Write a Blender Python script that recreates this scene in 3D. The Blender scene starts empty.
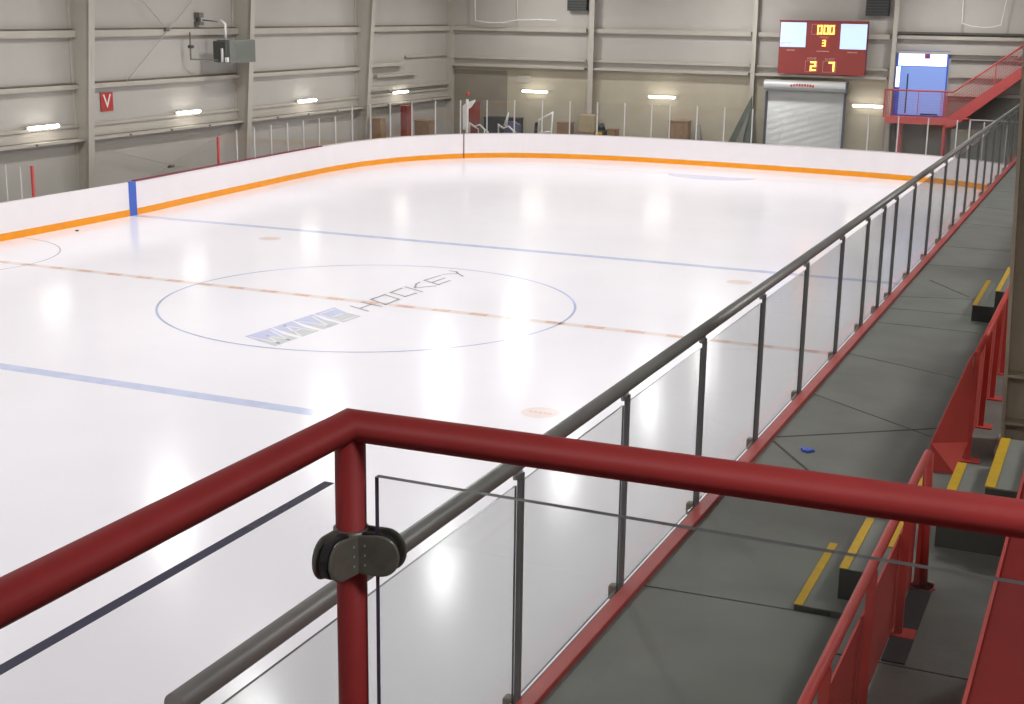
import bpy, bmesh, math, random
from mathutils import Vector, Matrix
random.seed(7)
PI = math.pi
C = bpy.context.scene.collection
SC = bpy.context.scene

# ------------------------------------------------------------------ camera, world, exposure
def make_camera():
    yaw, pitch, roll, F = -0.4142, 0.2436, 0.0148, 1383.6
    cy, sy, cp, sp = math.cos(yaw), math.sin(yaw), math.cos(pitch), math.sin(pitch)
    f = Vector((sy*cp, cy*cp, -sp)); r = Vector((cy, -sy, 0)); u = r.cross(f)
    r2 = math.cos(roll)*r + math.sin(roll)*u; u2 = -math.sin(roll)*r + math.cos(roll)*u
    cam = bpy.data.cameras.new('camera'); o = bpy.data.objects.new('camera', cam); C.objects.link(o)
    cam.sensor_width = 36; cam.lens = F*36/1024; cam.clip_start = .05; cam.clip_end = 400
    m = Matrix((r2, u2, -f)).transposed().to_4x4(); m.translation = Vector((14.9377, -26.0929, 6.3506))
    o.matrix_world = m; SC.camera = o
make_camera()
w = bpy.data.worlds.new('world'); SC.world = w; w.use_nodes = True
w.node_tree.nodes['Background'].inputs[0].default_value = (.9, .95, 1, 1)
w.node_tree.nodes['Background'].inputs[1].default_value = .3
SC.view_settings.view_transform = 'Standard'; SC.view_settings.look = 'None'
SC.view_settings.gamma = 1; SC.view_settings.use_curve_mapping = False
SC.view_settings.exposure = 0.08
LAMP_W = 222
FILL_W = 70
LAMP_XY = [(x, y) for x in (-9.6, -.7, 8.4) for y in (-30.2, -21.4, -12.6, -3.8, 5, 13.8, 22.6, 30.2)] + [(16.6, y) for y in (-33, -25, -17, -9, -1)]

# ------------------------------------------------------------------ materials
def lin(c):
    return tuple(((v/255)/12.92 if v/255 <= .04045 else ((v/255+.055)/1.055)**2.4) for v in c) + (1,)
def mat(name, rgb, rough=.5, metal=0, var=.06, scale=6, bump=0, spec=.5, bscale=None, detail=4, coat=0):
    m = bpy.data.materials.new(name); m.use_nodes = True; nt = m.node_tree; b = nt.nodes['Principled BSDF']
    b.inputs['Roughness'].default_value = rough; b.inputs['Metallic'].default_value = metal
    b.inputs['Specular IOR Level'].default_value = spec; b.inputs['Coat Weight'].default_value = coat
    tc = nt.nodes.new('ShaderNodeTexCoord'); n = nt.nodes.new('ShaderNodeTexNoise')
    n.inputs['Scale'].default_value = scale; n.inputs['Detail'].default_value = detail
    geo = nt.nodes.new('ShaderNodeNewGeometry')
    nt.links.new(geo.outputs['Position'], n.inputs['Vector'])
    r = nt.nodes.new('ShaderNodeValToRGB'); c = lin(rgb)
    r.color_ramp.elements[0].position = .3; r.color_ramp.elements[1].position = .7
    r.color_ramp.elements[0].color = tuple(max(0, v*(1-var)) for v in c[:3]) + (1,)
    r.color_ramp.elements[1].color = tuple(min(1, v*(1+var)) for v in c[:3]) + (1,)
    nt.links.new(n.outputs['Fac'], r.inputs['Fac']); nt.links.new(r.outputs['Color'], b.inputs['Base Color'])
    if bump:
        n2 = nt.nodes.new('ShaderNodeTexNoise'); n2.inputs['Scale'].default_value = bscale or scale*8
        nt.links.new(geo.outputs['Position'], n2.inputs['Vector'])
        bp = nt.nodes.new('ShaderNodeBump'); bp.inputs['Strength'].default_value = bump; bp.inputs['Distance'].default_value = .01
        nt.links.new(n2.outputs['Fac'], bp.inputs['Height']); nt.links.new(bp.outputs['Normal'], b.inputs['Normal'])
    return m
def emit(name, rgb, s):
    m = bpy.data.materials.new(name); m.use_nodes = True; b = m.node_tree.nodes['Principled BSDF']
    b.inputs['Base Color'].default_value = lin(rgb); b.inputs['Emission Color'].default_value = lin(rgb)
    b.inputs['Emission Strength'].default_value = s; b.inputs['Roughness'].default_value = .4
    return m
def glass(name, tint, haze=0.0):
    m = bpy.data.materials.new(name); m.use_nodes = True; nt = m.node_tree; nt.nodes.clear()
    o = nt.nodes.new('ShaderNodeOutputMaterial'); t = nt.nodes.new('ShaderNodeBsdfTransparent')
    t.inputs[0].default_value = tuple(tint) + (1,)
    g = nt.nodes.new('ShaderNodeBsdfGlossy'); g.inputs['Roughness'].default_value = .03
    lw = nt.nodes.new('ShaderNodeLayerWeight'); lw.inputs[0].default_value = .5
    p = nt.nodes.new('ShaderNodeMath'); p.operation = 'POWER'; p.inputs[1].default_value = 5
    k = nt.nodes.new('ShaderNodeMath'); k.operation = 'MULTIPLY_ADD'; k.inputs[1].default_value = .42; k.inputs[2].default_value = .025
    mx = nt.nodes.new('ShaderNodeMixShader')
    nt.links.new(lw.outputs['Facing'], p.inputs[0]); nt.links.new(p.outputs[0], k.inputs[0]); nt.links.new(k.outputs[0], mx.inputs[0])
    last = t
    if haze:
        d = nt.nodes.new('ShaderNodeBsdfDiffuse'); d.inputs[0].default_value = (.55, .57, .56, 1)
        h = nt.nodes.new('ShaderNodeMixShader'); h.inputs[0].default_value = haze
        nt.links.new(t.outputs[0], h.inputs[1]); nt.links.new(d.outputs[0], h.inputs[2]); last = h
    nt.links.new(last.outputs[0], mx.inputs[1]); nt.links.new(g.outputs[0], mx.inputs[2])
    nt.links.new(mx.outputs[0], o.inputs[0])
    return m
M = dict(
    ice=mat('ice', (246, 244, 250), .17, var=.02, scale=.35, spec=.2, bump=.02, bscale=3),
    wall=mat('white_liner', (178, 174, 166), .6, var=.025, scale=.8, bump=.05, bscale=3),
    lowwall=mat('tan_liner', (180, 172, 152), .6, var=.05, scale=1.2),
    steel=mat('painted_frame_steel', (180, 174, 163), .5, var=.03, scale=2),
    girt=mat('girt_steel', (177, 171, 159), .5, var=.05, scale=2),
    strip=mat('brown_retainer_strip', (128, 118, 106), .6), greyliner=mat('grey_brown_liner', (142, 134, 120), .6, var=.06, scale=1.2), ceil=mat('white_roof_liner', (205, 203, 198), .7, var=.02, scale=1),
    concrete=mat('grey_concrete', (120, 118, 112), .8, var=.12, scale=2, bump=.2),
    board=mat('white_board_plastic', (247, 242, 244), .32, var=.012, scale=1.5),
    kick=mat('orange_kick_plastic', (250, 160, 8), .4, var=.03, scale=3),
    capred=mat('dark_red_cap', (130, 50, 60), .4),
    capgrey=mat('pale_cap_rail', (205, 198, 196), .4),
    blueplast=mat('blue_line_plastic', (70, 105, 200), .4, var=.05),
    iceblue=mat('pale_blue_ice_paint', (206, 215, 243), .16, var=.08, scale=3),
    iceblue2=mat('circle_blue_ice_paint', (188, 200, 235), .16, var=.25, scale=.6),
    icepink=mat('pale_pink_ice_paint', (244, 230, 226), .16, var=.03, scale=3),
    icered=mat('orange_red_ice_paint', (232, 198, 182), .16, var=.12, scale=5),
    icegrey=mat('grey_ice_letter_paint', (176, 180, 184), .16, var=.12, scale=6),
    icelogo=mat('lavender_logo_paint', (205, 211, 241), .16, var=.06, scale=5),
    icelogo2=mat('grey_green_logo_paint', (212, 217, 220), .16, var=.06, scale=5),
    crease=mat('crease_blue_paint', (214, 218, 244), .16, var=.04),
    rubber=mat('grey_rubber_mat', (122, 125, 119), .62, var=.1, scale=2.2, bump=.12, bscale=60),
    deck=mat('worn_grey_deck_paint', (108, 110, 104), .6, var=.18, scale=3.5, bump=.2, bscale=30, detail=8),
    dark=mat('dark_seam', (84, 80, 72), .8),
    riser=mat('dark_grey_riser', (72, 72, 68), .7, var=.1),
    yellow=mat('yellow_nosing_paint', (205, 165, 10), .55, var=.08, scale=14, bump=.2, bscale=60),
    red=mat('red_rail_paint', (142, 40, 40), .6, spec=.3, var=.06, scale=10, bump=.03, bscale=60),
    red2=mat('red_barrier_paint', (196, 74, 67), .5, spec=.3, var=.07, scale=6),
    redstair=mat('red_stair_paint', (196, 84, 82), .5, var=.05, scale=3),
    curb=mat('red_curb_paint', (186, 72, 66), .42, var=.1, scale=8),
    alu=mat('satin_aluminium', (158, 160, 158), .4, metal=.25, var=.06, scale=3),
    aludark=mat('dark_anodised_post', (124, 127, 128), .4, metal=.2, var=.05),
    stan=mat('pale_stanchion_metal', (205, 205, 202), .4, metal=.3, var=.03),
    edge=mat('dark_glass_edge', (58, 60, 88), .25),
    edge3=mat('dark_grey_glass_edge', (70, 70, 72), .4), edge2=mat('grey_glass_edge', (92, 92, 90), .3),
    clamp=mat('gunmetal_clamp', (104, 101, 94), .36, metal=.3, var=.1, scale=60),
    blackrub_and_shade=mat('black_gasket_and_shade', (24, 20, 22), .6),
    heater=mat('grey_heater_metal', (108, 112, 104), .45, var=.05),
    darkheat=mat('dark_heater_metal', (70, 72, 68), .5, var=.08),
    pipe=mat('grey_pipe', (110, 108, 100), .5),
    whitepipe=mat('white_paint', (226, 224, 220), .45),
    cord=mat('white_cord', (214, 212, 205), .6),
    cable=mat('steel_cable', (172, 165, 155), .5),
    score=mat('scoreboard_red', (144, 58, 52), .5, var=.04),
    silver=mat('silver_door_slat', (200, 202, 200), .45, metal=.3, var=.03, scale=1.5),
    doordark=mat('dark_guide', (80, 84, 96), .5),
    brown=mat('brown_cardboard', (140, 112, 84), .8, var=.15, scale=6),
    bracketm=mat('grey_tan_bracket', (150, 140, 126), .5), closered=mat('dark_red_enclosure_paint', (138, 30, 27), .75, var=.05, spec=.15), coltan=mat('tan_column_paint', (186, 172, 154), .5, var=.05), tan=mat('tan_padding', (166, 152, 122), .7, var=.06),
    green=mat('dark_green_tarp', (84, 92, 82), .6, var=.15, scale=5),
    blackplast=mat('black_plastic', (40, 42, 40), .5),
    store=mat('grey_green_panel', (122, 120, 110), .6, var=.08, scale=1.2),
    navy=mat('slate_blue_pad', (88, 92, 120), .6),
    dullred=mat('dull_red_sheet', (138, 62, 60), .6), signred=mat('sign_red', (176, 52, 46), .5), signwhite=mat('sign_white', (225, 220, 215), .5),
    mesh=mat('red_guard_mesh', (190, 100, 100), .5),
    brightblue=mat('bright_blue', (70, 105, 215), .4),
    tube=emit('fluorescent_tube', (255, 252, 246), 9), lens=emit('lamp_lens', (255, 250, 240), 22),
    digit=emit('amber_digits', (255, 205, 90), 2.6), panelblue=emit('lit_message_panel', (182, 205, 250), .72),
    doorblue=emit('daylit_blue_pane', (118, 144, 206), .5), doorwhite=emit('daylit_white_pane', (222, 236, 255), 1.25),
    g_rink=glass('rink_glass', (.97, .97, .965)), g_walk=glass('walkway_glass', (.905, .915, .91), .03),
    g_fore=glass('balcony_glass', (.965, .97, .97), .006),
)

# ------------------------------------------------------------------ helpers
def wloc(o):
    v = Vector((0, 0, 0))
    while o is not None: v += o.location; o = o.parent
    return v
def tag(o, label=None, cat=None, group=None, kind=None):
    if label: o['label'] = label
    if cat: o['category'] = cat
    if group: o['group'] = group
    if kind: o['kind'] = kind
    return o
def empty(name, loc, label=None, cat=None, group=None, kind=None, rot=None):
    o = bpy.data.objects.new(name, None); C.objects.link(o); o.location = loc; o.empty_display_size = .2
    if rot: o.rotation_euler = rot
    return tag(o, label, cat, group, kind)
class MB:
    def __init__(s): s.bm = bmesh.new()
    def box(s, x0, y0, z0, x1, y1, z1, mi=0):
        v = [s.bm.verts.new(p) for p in ((x0,y0,z0),(x1,y0,z0),(x1,y1,z0),(x0,y1,z0),(x0,y0,z1),(x1,y0,z1),(x1,y1,z1),(x0,y1,z1))]
        for f in ((0,3,2,1),(4,5,6,7),(0,1,5,4),(1,2,6,5),(2,3,7,6),(3,0,4,7)):
            s.bm.faces.new([v[i] for i in f]).material_index = mi
        return s
    def cyl(s, a, b, r, n=10, r2=None, caps=True):
        a, b = Vector(a), Vector(b); d = (b-a).normalized(); r2 = r if r2 is None else r2
        u = d.orthogonal().normalized(); w_ = d.cross(u)
        A = [s.bm.verts.new(a + r*(math.cos(t)*u+math.sin(t)*w_)) for t in (2*PI*i/n for i in range(n))]
        B = [s.bm.verts.new(b + r2*(math.cos(t)*u+math.sin(t)*w_)) for t in (2*PI*i/n for i in range(n))]
        for i in range(n):
            f = s.bm.faces.new((A[i], A[(i+1) % n], B[(i+1) % n], B[i])); f.smooth = True
        if caps: s.bm.faces.new(A[::-1]); s.bm.faces.new(B)
        return s
    def tube(s, pts, r, n=10):
        pts = [Vector(p) for p in pts]; rings = []; u = None
        for i, p in enumerate(pts):
            d0 = (p-pts[i-1]).normalized() if i else (pts[1]-p).normalized()
            d1 = (pts[i+1]-p).normalized() if i < len(pts)-1 else d0
            d = (d0+d1).normalized(); k = 1/max(.35, d.dot(d1))
            u = d.orthogonal().normalized() if u is None else (u - u.dot(d)*d).normalized()
            w_ = d.cross(u); bis = (d1-d0)
            ring = []
            for j in range(n):
                t = 2*PI*j/n; off = math.cos(t)*u+math.sin(t)*w_
                if bis.length > 1e-4:
                    bn = (bis - bis.dot(d)*d).normalized(); off = off + bn*off.dot(bn)*(k-1)
                ring.append(s.bm.verts.new(p+off*r))
            rings.append(ring)
        for a, b in zip(rings, rings[1:]):
            for j in range(n):
                f = s.bm.faces.new((a[j], a[(j+1) % n], b[(j+1) % n], b[j])); f.smooth = True
        s.bm.faces.new(rings[0][::-1]); s.bm.faces.new(rings[-1])
        return s
    def prism(s, poly, vec, mi=0):
        vec = Vector(vec); a = [s.bm.verts.new(p) for p in poly]; b = [s.bm.verts.new(Vector(p)+vec) for p in poly]
        s.bm.faces.new(a[::-1]).material_index = mi; s.bm.faces.new(b).material_index = mi
        n = len(a)
        for i in range(n): s.bm.faces.new((a[i], a[(i+1) % n], b[(i+1) % n], b[i])).material_index = mi
        return s
    def sweep(s, path, prof, closed=True):   # prof: (outward, z) list, path: (x,y,nx,ny)
        rings = [[s.bm.verts.new((x+nx*o, y+ny*o, z)) for o, z in prof] for x, y, nx, ny in path]
        m = len(prof); N = len(rings)
        for i in range(N if closed else N-1):
            a, b = rings[i], rings[(i+1) % N]
            for j in range(m): s.bm.faces.new((a[j], b[j], b[(j+1) % m], a[(j+1) % m]))
        if not closed: s.bm.faces.new(rings[0]); s.bm.faces.new(rings[-1][::-1])
        return s
    def flat(s, poly, z):
        s.bm.faces.new([s.bm.verts.new((x, y, z)) for x, y in poly]); return s
    def stroke(s, pts, wd, z):
        for (x0, y0), (x1, y1) in zip(pts, pts[1:]):
            d = Vector((x1-x0, y1-y0)).normalized()*wd/2; n = Vector((-d.y, d.x))
            s.flat([(x0-d.x-n.x, y0-d.y-n.y), (x1+d.x-n.x, y1+d.y-n.y), (x1+d.x+n.x, y1+d.y+n.y), (x0-d.x+n.x, y0-d.y+n.y)], z)
        return s
    def build(s, name, m, parent=None, local=False, bevel=0, norm=True):
        if norm: bmesh.ops.recalc_face_normals(s.bm, faces=s.bm.faces)
        me = bpy.data.meshes.new(name); s.bm.to_mesh(me); s.bm.free()
        for x in (m if isinstance(m, (list, tuple)) else [m]): me.materials.append(x)
        if parent is not None and not local: me.transform(Matrix.Translation(-wloc(parent)))
        o = bpy.data.objects.new(name, me); C.objects.link(o)
        if parent is not None: o.parent = parent
        if bevel:
            md = o.modifiers.new('bevel', 'BEVEL'); md.width = bevel; md.segments = 2; md.limit_method = 'ANGLE'
        return o
def kids(o): return [c for c in bpy.data.objects if c.parent == o]
def copy_tree(o, loc, label=None, rot=None, parent=None):
    c = o.copy(); C.objects.link(c); c.parent = parent
    if parent is None: c.location = loc
    if rot is not None and parent is None: c.rotation_euler = rot
    if label: c['label'] = label
    for ch in kids(o): copy_tree(ch, None, parent=c)
    return c
def struct(o): o['kind'] = 'structure'; return o
def pane(parent, x0, y0, z0, x1, y1, z1, gm, em, name='glass_pane', ends=None):
    b = MB(); b.box(x0, y0, z0, x1, y1, z1); b.bm.faces.ensure_lookup_table()
    d = [abs(x1-x0), abs(y1-y0), abs(z1-z0)]; ax = d.index(min(d)); b.bm.normal_update()
    for f in b.bm.faces:
        if abs(f.normal[ax]) < .5: f.material_index = 2 if ends and abs(f.normal.z) < .5 else 1
    return b.build(name, [gm, em, ends or em], parent)
def text(s, size, loc, rot, m, parent, name='lettering', ext=.004, sx=1):
    cu = bpy.data.curves.new(name, 'FONT'); cu.body = s; cu.size = size; cu.extrude = ext; cu.align_x = 'CENTER'; cu.align_y = 'CENTER'
    cu.materials.append(m); o = bpy.data.objects.new(name, cu); C.objects.link(o)
    bpy.context.view_layer.update()
    me = bpy.data.meshes.new_from_object(o.evaluated_get(bpy.context.evaluated_depsgraph_get())); bpy.data.objects.remove(o); bpy.data.curves.remove(cu)
    o = bpy.data.objects.new(name, me); C.objects.link(o); o.parent = parent
    o.location = Vector(loc) - wloc(parent); o.rotation_euler = rot; return o

# ------------------------------------------------------------------ ice, floor
LW, EW, RW, FW = -14.96, 34.0, 19.6, -37.0     # wall planes: left, end, right, front
HW = 12.65
fl = struct(MB().box(LW-.3, FW-.3, -.35, RW+.3, EW+.3, -.03).build('floor', M['concrete']))
# rink outline (x, y), clockwise, slightly eased corners
near_l = [(-12.75, 4), (-12.76, 8), (-13.0, 11), (-13.3, 15), (-13.55, 18.6), (-13.62, 21.2), (-13.42, 23.6), (-12.75, 26), (-11.45, 28.1), (-9.8, 29.5), (-7.75, 30.35), (-5.6, 30.75), (-3.4, 30.85), (0, 30.72), (3.6, 30.45), (6.0, 30.15), (8.0, 29.65), (9.8, 28.75), (11.3, 27.2), (12.3, 25), (12.65, 22.3), (12.65, 18)]
def catmull(P, n=8):
    out = []
    for i in range(1, len(P)-2):
        p0, p1, p2, p3 = [Vector(p) for p in P[i-1:i+3]]
        for k in range(n):
            t = k/n
            out.append(.5*((2*p1)+(p2-p0)*t+(2*p0-5*p1+4*p2-p3)*t*t+(3*p1-p0-3*p2+p3)*t**3))
    return out
arc = catmull(near_l)
def corner(cx, cy, r, a0, a1, n=16): return [Vector((cx+r*math.cos(math.radians(a0+(a1-a0)*i/n)), cy+r*math.sin(math.radians(a0+(a1-a0)*i/n)))) for i in range(n+1)]
outline = arc + [Vector((12.65, 18))] + corner(12.65-8, -30.6+8, 8, 0, -90) + corner(-12.75+8, -30.6+8, 8, -90, -180)
def with_normals(P):
    res = []; N = len(P)
    for i in range(N):
        t = (P[(i+1) % N]-P[i-1]).normalized(); res.append((P[i].x, P[i].y, -t.y, t.x))   # outward (clockwise path)
    return res
RP = with_normals(outline)
ice = MB(); ice.flat([(x+nx*.03, y+ny*.03) for x, y, nx, ny in RP], 0)
ice = struct(ice.build('ice_surface', M['ice']))
if ice.data.polygons[0].normal.z < 0: ice.data.flip_normals()
Z1, Z2, Z3 = .0015, .003, .0045
def mark(name, m, b):
    o = b.build(name, m, ice, norm=False)
    me = o.data
    for p in me.polygons:
        if p.normal.z < 0: p.flip()
    return o
mark('blue_line', M['iceblue'], MB().flat([(-12.74, 7.7), (12.6, 7.7), (12.6, 8.02), (-12.74, 8.02)], Z1))
mark('blue_line', M['iceblue'], MB().flat([(-12.74, -8.02), (12.6, -8.02), (12.6, -7.7), (-12.74, -7.7)], Z1))
mark('center_line', M['icepink'], MB().flat([(-12.74, -.13), (12.6, -.13), (12.6, .13), (-12.74, .13)], Z1))
b = MB(); x = -12.5
while x < 12.4:
    b.flat([(x, -.1), (x+.42, -.1), (x+.42, .1), (x, .1)], Z2); x += .88
mark('center_line_dash', M['icered'], b)
def ring(cx, cy, r, wd, z, n=96):
    b = MB()
    for i in range(n):
        a, c = 2*PI*i/n, 2*PI*(i+1)/n
        b.flat([(cx+(r-wd/2)*math.cos(a), cy+(r-wd/2)*math.sin(a)), (cx+(r+wd/2)*math.cos(a), cy+(r+wd/2)*math.sin(a)), (cx+(r+wd/2)*math.cos(c), cy+(r+wd/2)*math.sin(c)), (cx+(r-wd/2)*math.cos(c), cy+(r-wd/2)*math.sin(c))], z)
    return b
mark('center_circle', M['iceblue2'], ring(0, 0, 4.55, .055, Z2))
for dx, dy in ((6.71, -6.215), (6.71, 6.215), (-6.71, 6.215), (-6.71, -6.215)):
    mark('faceoff_spot', M['icepink'], MB().flat([(dx+.31*math.cos(2*PI*i/28), dy+.31*math.sin(2*PI*i/28)) for i in range(28)], Z1))
    b = MB()
    for k in range(5): b.flat([(dx-.2+.085*k, dy-.03+.01*(k % 2)), (dx-.14+.085*k, dy-.03), (dx-.13+.085*k, dy+.035), (dx-.19+.085*k, dy+.03)], Z2)
    mark('spot_lettering', M['icered'], b)
b = MB()                                                              # referee crease at the side boards
for i in range(24):
    a, c = -PI/2+PI*i/24, -PI/2+PI*(i+1)/24
    b.flat([(-12.72+3.02*math.cos(a), 3.02*math.sin(a)), (-12.72+3.06*math.cos(a), 3.06*math.sin(a)), (-12.72+3.06*math.cos(c), 3.06*math.sin(c)), (-12.72+3.02*math.cos(c), 3.02*math.sin(c))], Z2)
mark('referee_crease', M['icegrey'], b)
mark('goal_crease', M['crease'], MB().flat([(0+1.8*math.cos(PI+PI*i/20), 27.35+1.25*math.sin(PI+PI*i/20)) for i in range(21)], Z1))
mark('goal_line', M['icepink'], MB().flat([(-11.6, 27.35), (11, 27.35), (11, 27.41), (-11.6, 27.41)], Z1))
# logo: wide word WAVE then HOCKEY running up the ice
def L2(u, v): # u along word 0..1, v across 0..1 (parallelogram on the ice)
    A, B_, D_ = Vector((-.55, -3.95)), Vector((-.41, -.8)), Vector((.45, -4.4))
    p = A + (B_-A)*u + (D_-A)*v; return (p.x, p.y)
b = MB(); b2 = MB()
cuts = [(0, .27), (.285, .5), (.515, .74), (.755, 1)]
for i, (a, c) in enumerate(cuts):
    sl = .035
    b.flat([L2(a+sl*0, 0), L2(c, 0), L2(c-sl, .52), L2(a-sl*.0, .52)], Z1)
    b2.flat([L2(a, .52), L2(c-sl, .52), L2(c-sl*.5, .97), L2(a+sl*.3, .97)], Z1)
mark('logo_word_block', M['icelogo'], b); mark('logo_word_block', M['icelogo2'], b2)
b = MB()
for (a, c), ch in zip(cuts, 'WAVE'):
    wd = c-a
    st = dict(W=[[(.0,0),(.25,1),(.5,.3),(.75,1),(1,0)]], A=[[(0,1),(.5,0),(1,1)],[(.25,.6),(.75,.6)]], V=[[(0,0),(.5,1),(1,0)]], E=[[(1,0),(0,0),(0,1),(1,1)],[(0,.5),(.8,.5)]])[ch]
    for s_ in st: b.stroke([L2(a+.02+(wd-.06)*u, .12+.76*v) for u, v in s_], .05, Z2)
mark('logo_lettering', mat('white_logo_paint', (246, 244, 250), .13), b)
HOCKEY = [[(-.15,-.53),(.44,-.81)], [(-.13,-.07),(.45,-.25)], [(.15,-.62),(.15,-.15)], [(-.11,.29),(-.1,.89),(.42,.6),(.44,-.03),(-.11,.29)],
          [(.45,1.38),(.4,.93),(-.1,1.18),(-.11,1.72)], [(-.11,1.9),(.49,1.58)], [(.14,1.9),(-.06,2.35),(-.08,2.56)], [(.14,1.91),(.46,2.35)],
          [(-.03,3.55),(-.09,2.82),(.44,2.52),(.46,3.08)], [(.19,2.7),(.21,3.3)], [(-.1,4.21),(.08,4.19),(.24,3.98)], [(-.05,3.72),(.24,3.98),(.5,3.72)]]
b = MB()
for s_ in HOCKEY: b.stroke(s_, .055, Z3)
mark('logo_lettering', M['icegrey'], b)

# ------------------------------------------------------------------ dasher boards
bd = empty('dasher_boards', (0, 0, 0), 'long white rink boards with orange kick plate curving around the ice', 'rink boards')
H = 1.05
MB().sweep(RP, [(0, .0), (.09, 0), (.09, H-.02), (0, H-.02)]).build('board_face', M['board'], bd)
MB().sweep(RP, [(-.012, 0), (-.001, 0), (-.001, .2), (-.012, .2)]).build('kick_plate', M['kick'], bd)
li = [p for p in RP if p[0] < -12.5 and p[1] < 21]; ri = [p for p in RP if not (p[0] < -12.5 and p[1] < 21)]
i0 = next(i for i, p in enumerate(RP) if p[1] > 20); N = len(RP)
left_run = sorted([p for p in RP if p[0] < -12.5 and -22 < p[1] < 20.5], key=lambda p: p[1])
rest = RP[i0:] ; rest = [p for p in rest if not (p[0] < -12.5 and p[1] < 20 and p[1] > -22)]
MB().sweep(left_run, [(-.02, H-.02), (.11, H-.02), (.11, H+.02), (-.02, H+.02)], closed=False).build('cap_rail', M['capred'], bd)['label'] = 'dark red cap rail on the side boards'
MB().sweep(rest, [(-.01, H-.02), (.11, H-.02), (.11, H+.005), (-.01, H+.005)], closed=False).build('cap_rail', M['capgrey'], bd)['label'] = 'pale cap rail around the rink end'
MB().box(-12.79, 7.69, 0, -12.745, 8.03, H).build('blue_line_marker', M['blueplast'], bd)['label'] = 'blue line stripe on white boards'
MB().prism([(-11.36, 28.17, .0), (-11.33, 28.2, 0), (-11.35, 28.23, 0), (-11.38, 28.2, 0)], (0, 0, H)).build('panel_seam', M['capred'], bd)

# arc-length stations of the end glass
def station(s0, pts):
    for a, b_ in zip(pts, pts[1:]):
        d = math.hypot(b_[0]-a[0], b_[1]-a[1])
        if s0 <= d:
            t = s0/d; return tuple(a[k]+(b_[k]-a[k])*t for k in range(4))
        s0 -= d
    return pts[-1]
gp = [p for p in RP[:i0+170] if p[1] > 7 or p[0] > -12][:]
gp = [p for p in gp if not (p[0] > 12.6 and p[1] < 18)]
rg = empty('rink_glass', (0, 0, 1.05), 'row of clear glass panes on pale posts above the end boards', 'rink glass')
def g_post(p, z1=2.47, m='stan', r=.022, name='stanchion', lab=None):
    x, y, nx, ny = p; o = MB().box(x+nx*.05-r, y+ny*.05-r, 1.06, x+nx*.05+r, y+ny*.05+r, z1).build(name, M[m], rg)
    if lab: o['label'] = lab
def g_pane(p, q, z1=2.45):
    (x, y, nx, ny), (x2, y2, mx, my) = p, q
    a = Vector((x+nx*.05, y+ny*.05, 1.07)); c = Vector((x2+mx*.05, y2+my*.05, 1.07)); d = (c-a).normalized(); n = Vector((-d.y, d.x, 0))*.006
    a += d*.03; c -= d*.03; b = MB(); b.prism([a-n, c-n, c+n, a+n], (0, 0, z1-1.07))
    b.bm.normal_update()
    o = b.build('glass_pane', [M['g_rink'], M['stan']], rg)
ys = [(-12.76, 13.0)]
# first index on path where y=13
k0 = min(range(len(gp)), key=lambda i: abs(gp[i][1]-12.75) + (0 if gp[i][0] < -12 else 99)); path = gp[k0:]
tot = sum(math.hypot(b_[0]-a[0], b_[1]-a[1]) for a, b_ in zip(path, path[1:]))
S = []; s = 0
short = False
while s < tot:
    S.append(s); q_ = station(s, path)
    if not short and q_[0] > -3.9 and q_[1] > 29: s += .8; short = True
    else: s += 1.203
sts = [station(s, path) for s in S]
prev = None
for i, p in enumerate(sts):
    gate = 1.3 < p[0] < 4.9 and p[1] > 29
    zt = 1.98 if i == 0 else 2.12 if i < 8 else 2.47
    if not gate:
        g_post(p, zt, m='redstair' if i == 0 else 'stan', r=.035 if i == 0 else .022, lab='red end post of the glass' if i == 0 else None)
    if prev is not None: g_pane(prev, p, 2.1 if i < 9 else 2.45)
    prev = p
g_post((-12.7, 3.66, -1, 0), 1.92, 'redstair', .035, lab='short red post on side boards')
for y, zz in ((2.66, 2.05), (3.2, 1.94)): g_post((-12.7, y, -1, 0), zz, 'stan', .015)
# tall white pole with bracket behind the corner
t = empty('bracket_pole', (-11.3, 28.55, 0), 'white pole with angled arm and red beacon behind the corner glass', 'pole')
MB().box(-11.42, 28.5, 0, -11.33, 28.6, 2.5).build('pole', M['whitepipe'], t)
MB().prism([(-11.6, 28.56, 2.2), (-11.5, 28.56, 2.3), (-11.35, 28.56, 2.38), (-11.0, 28.56, 2.5), (-11.02, 28.56, 2.4), (-11.22, 28.56, 2.15), (-11.33, 28.56, 2.1), (-11.5, 28.56, 1.2), (-11.58, 28.56, 1.2)], (0, .05, 0)).build('bracket_arm', M['whitepipe'], t)
MB().cyl((-11.36, 28.56, 2.5), (-11.36, 28.56, 2.66), .012, 6).build('stem', M['pipe'], t); MB().cyl((-11.36, 28.56, 2.66), (-11.36, 28.56, 2.8), .07, 12).build('beacon', M['signred'], t)['label'] = 'red beacon'

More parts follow.
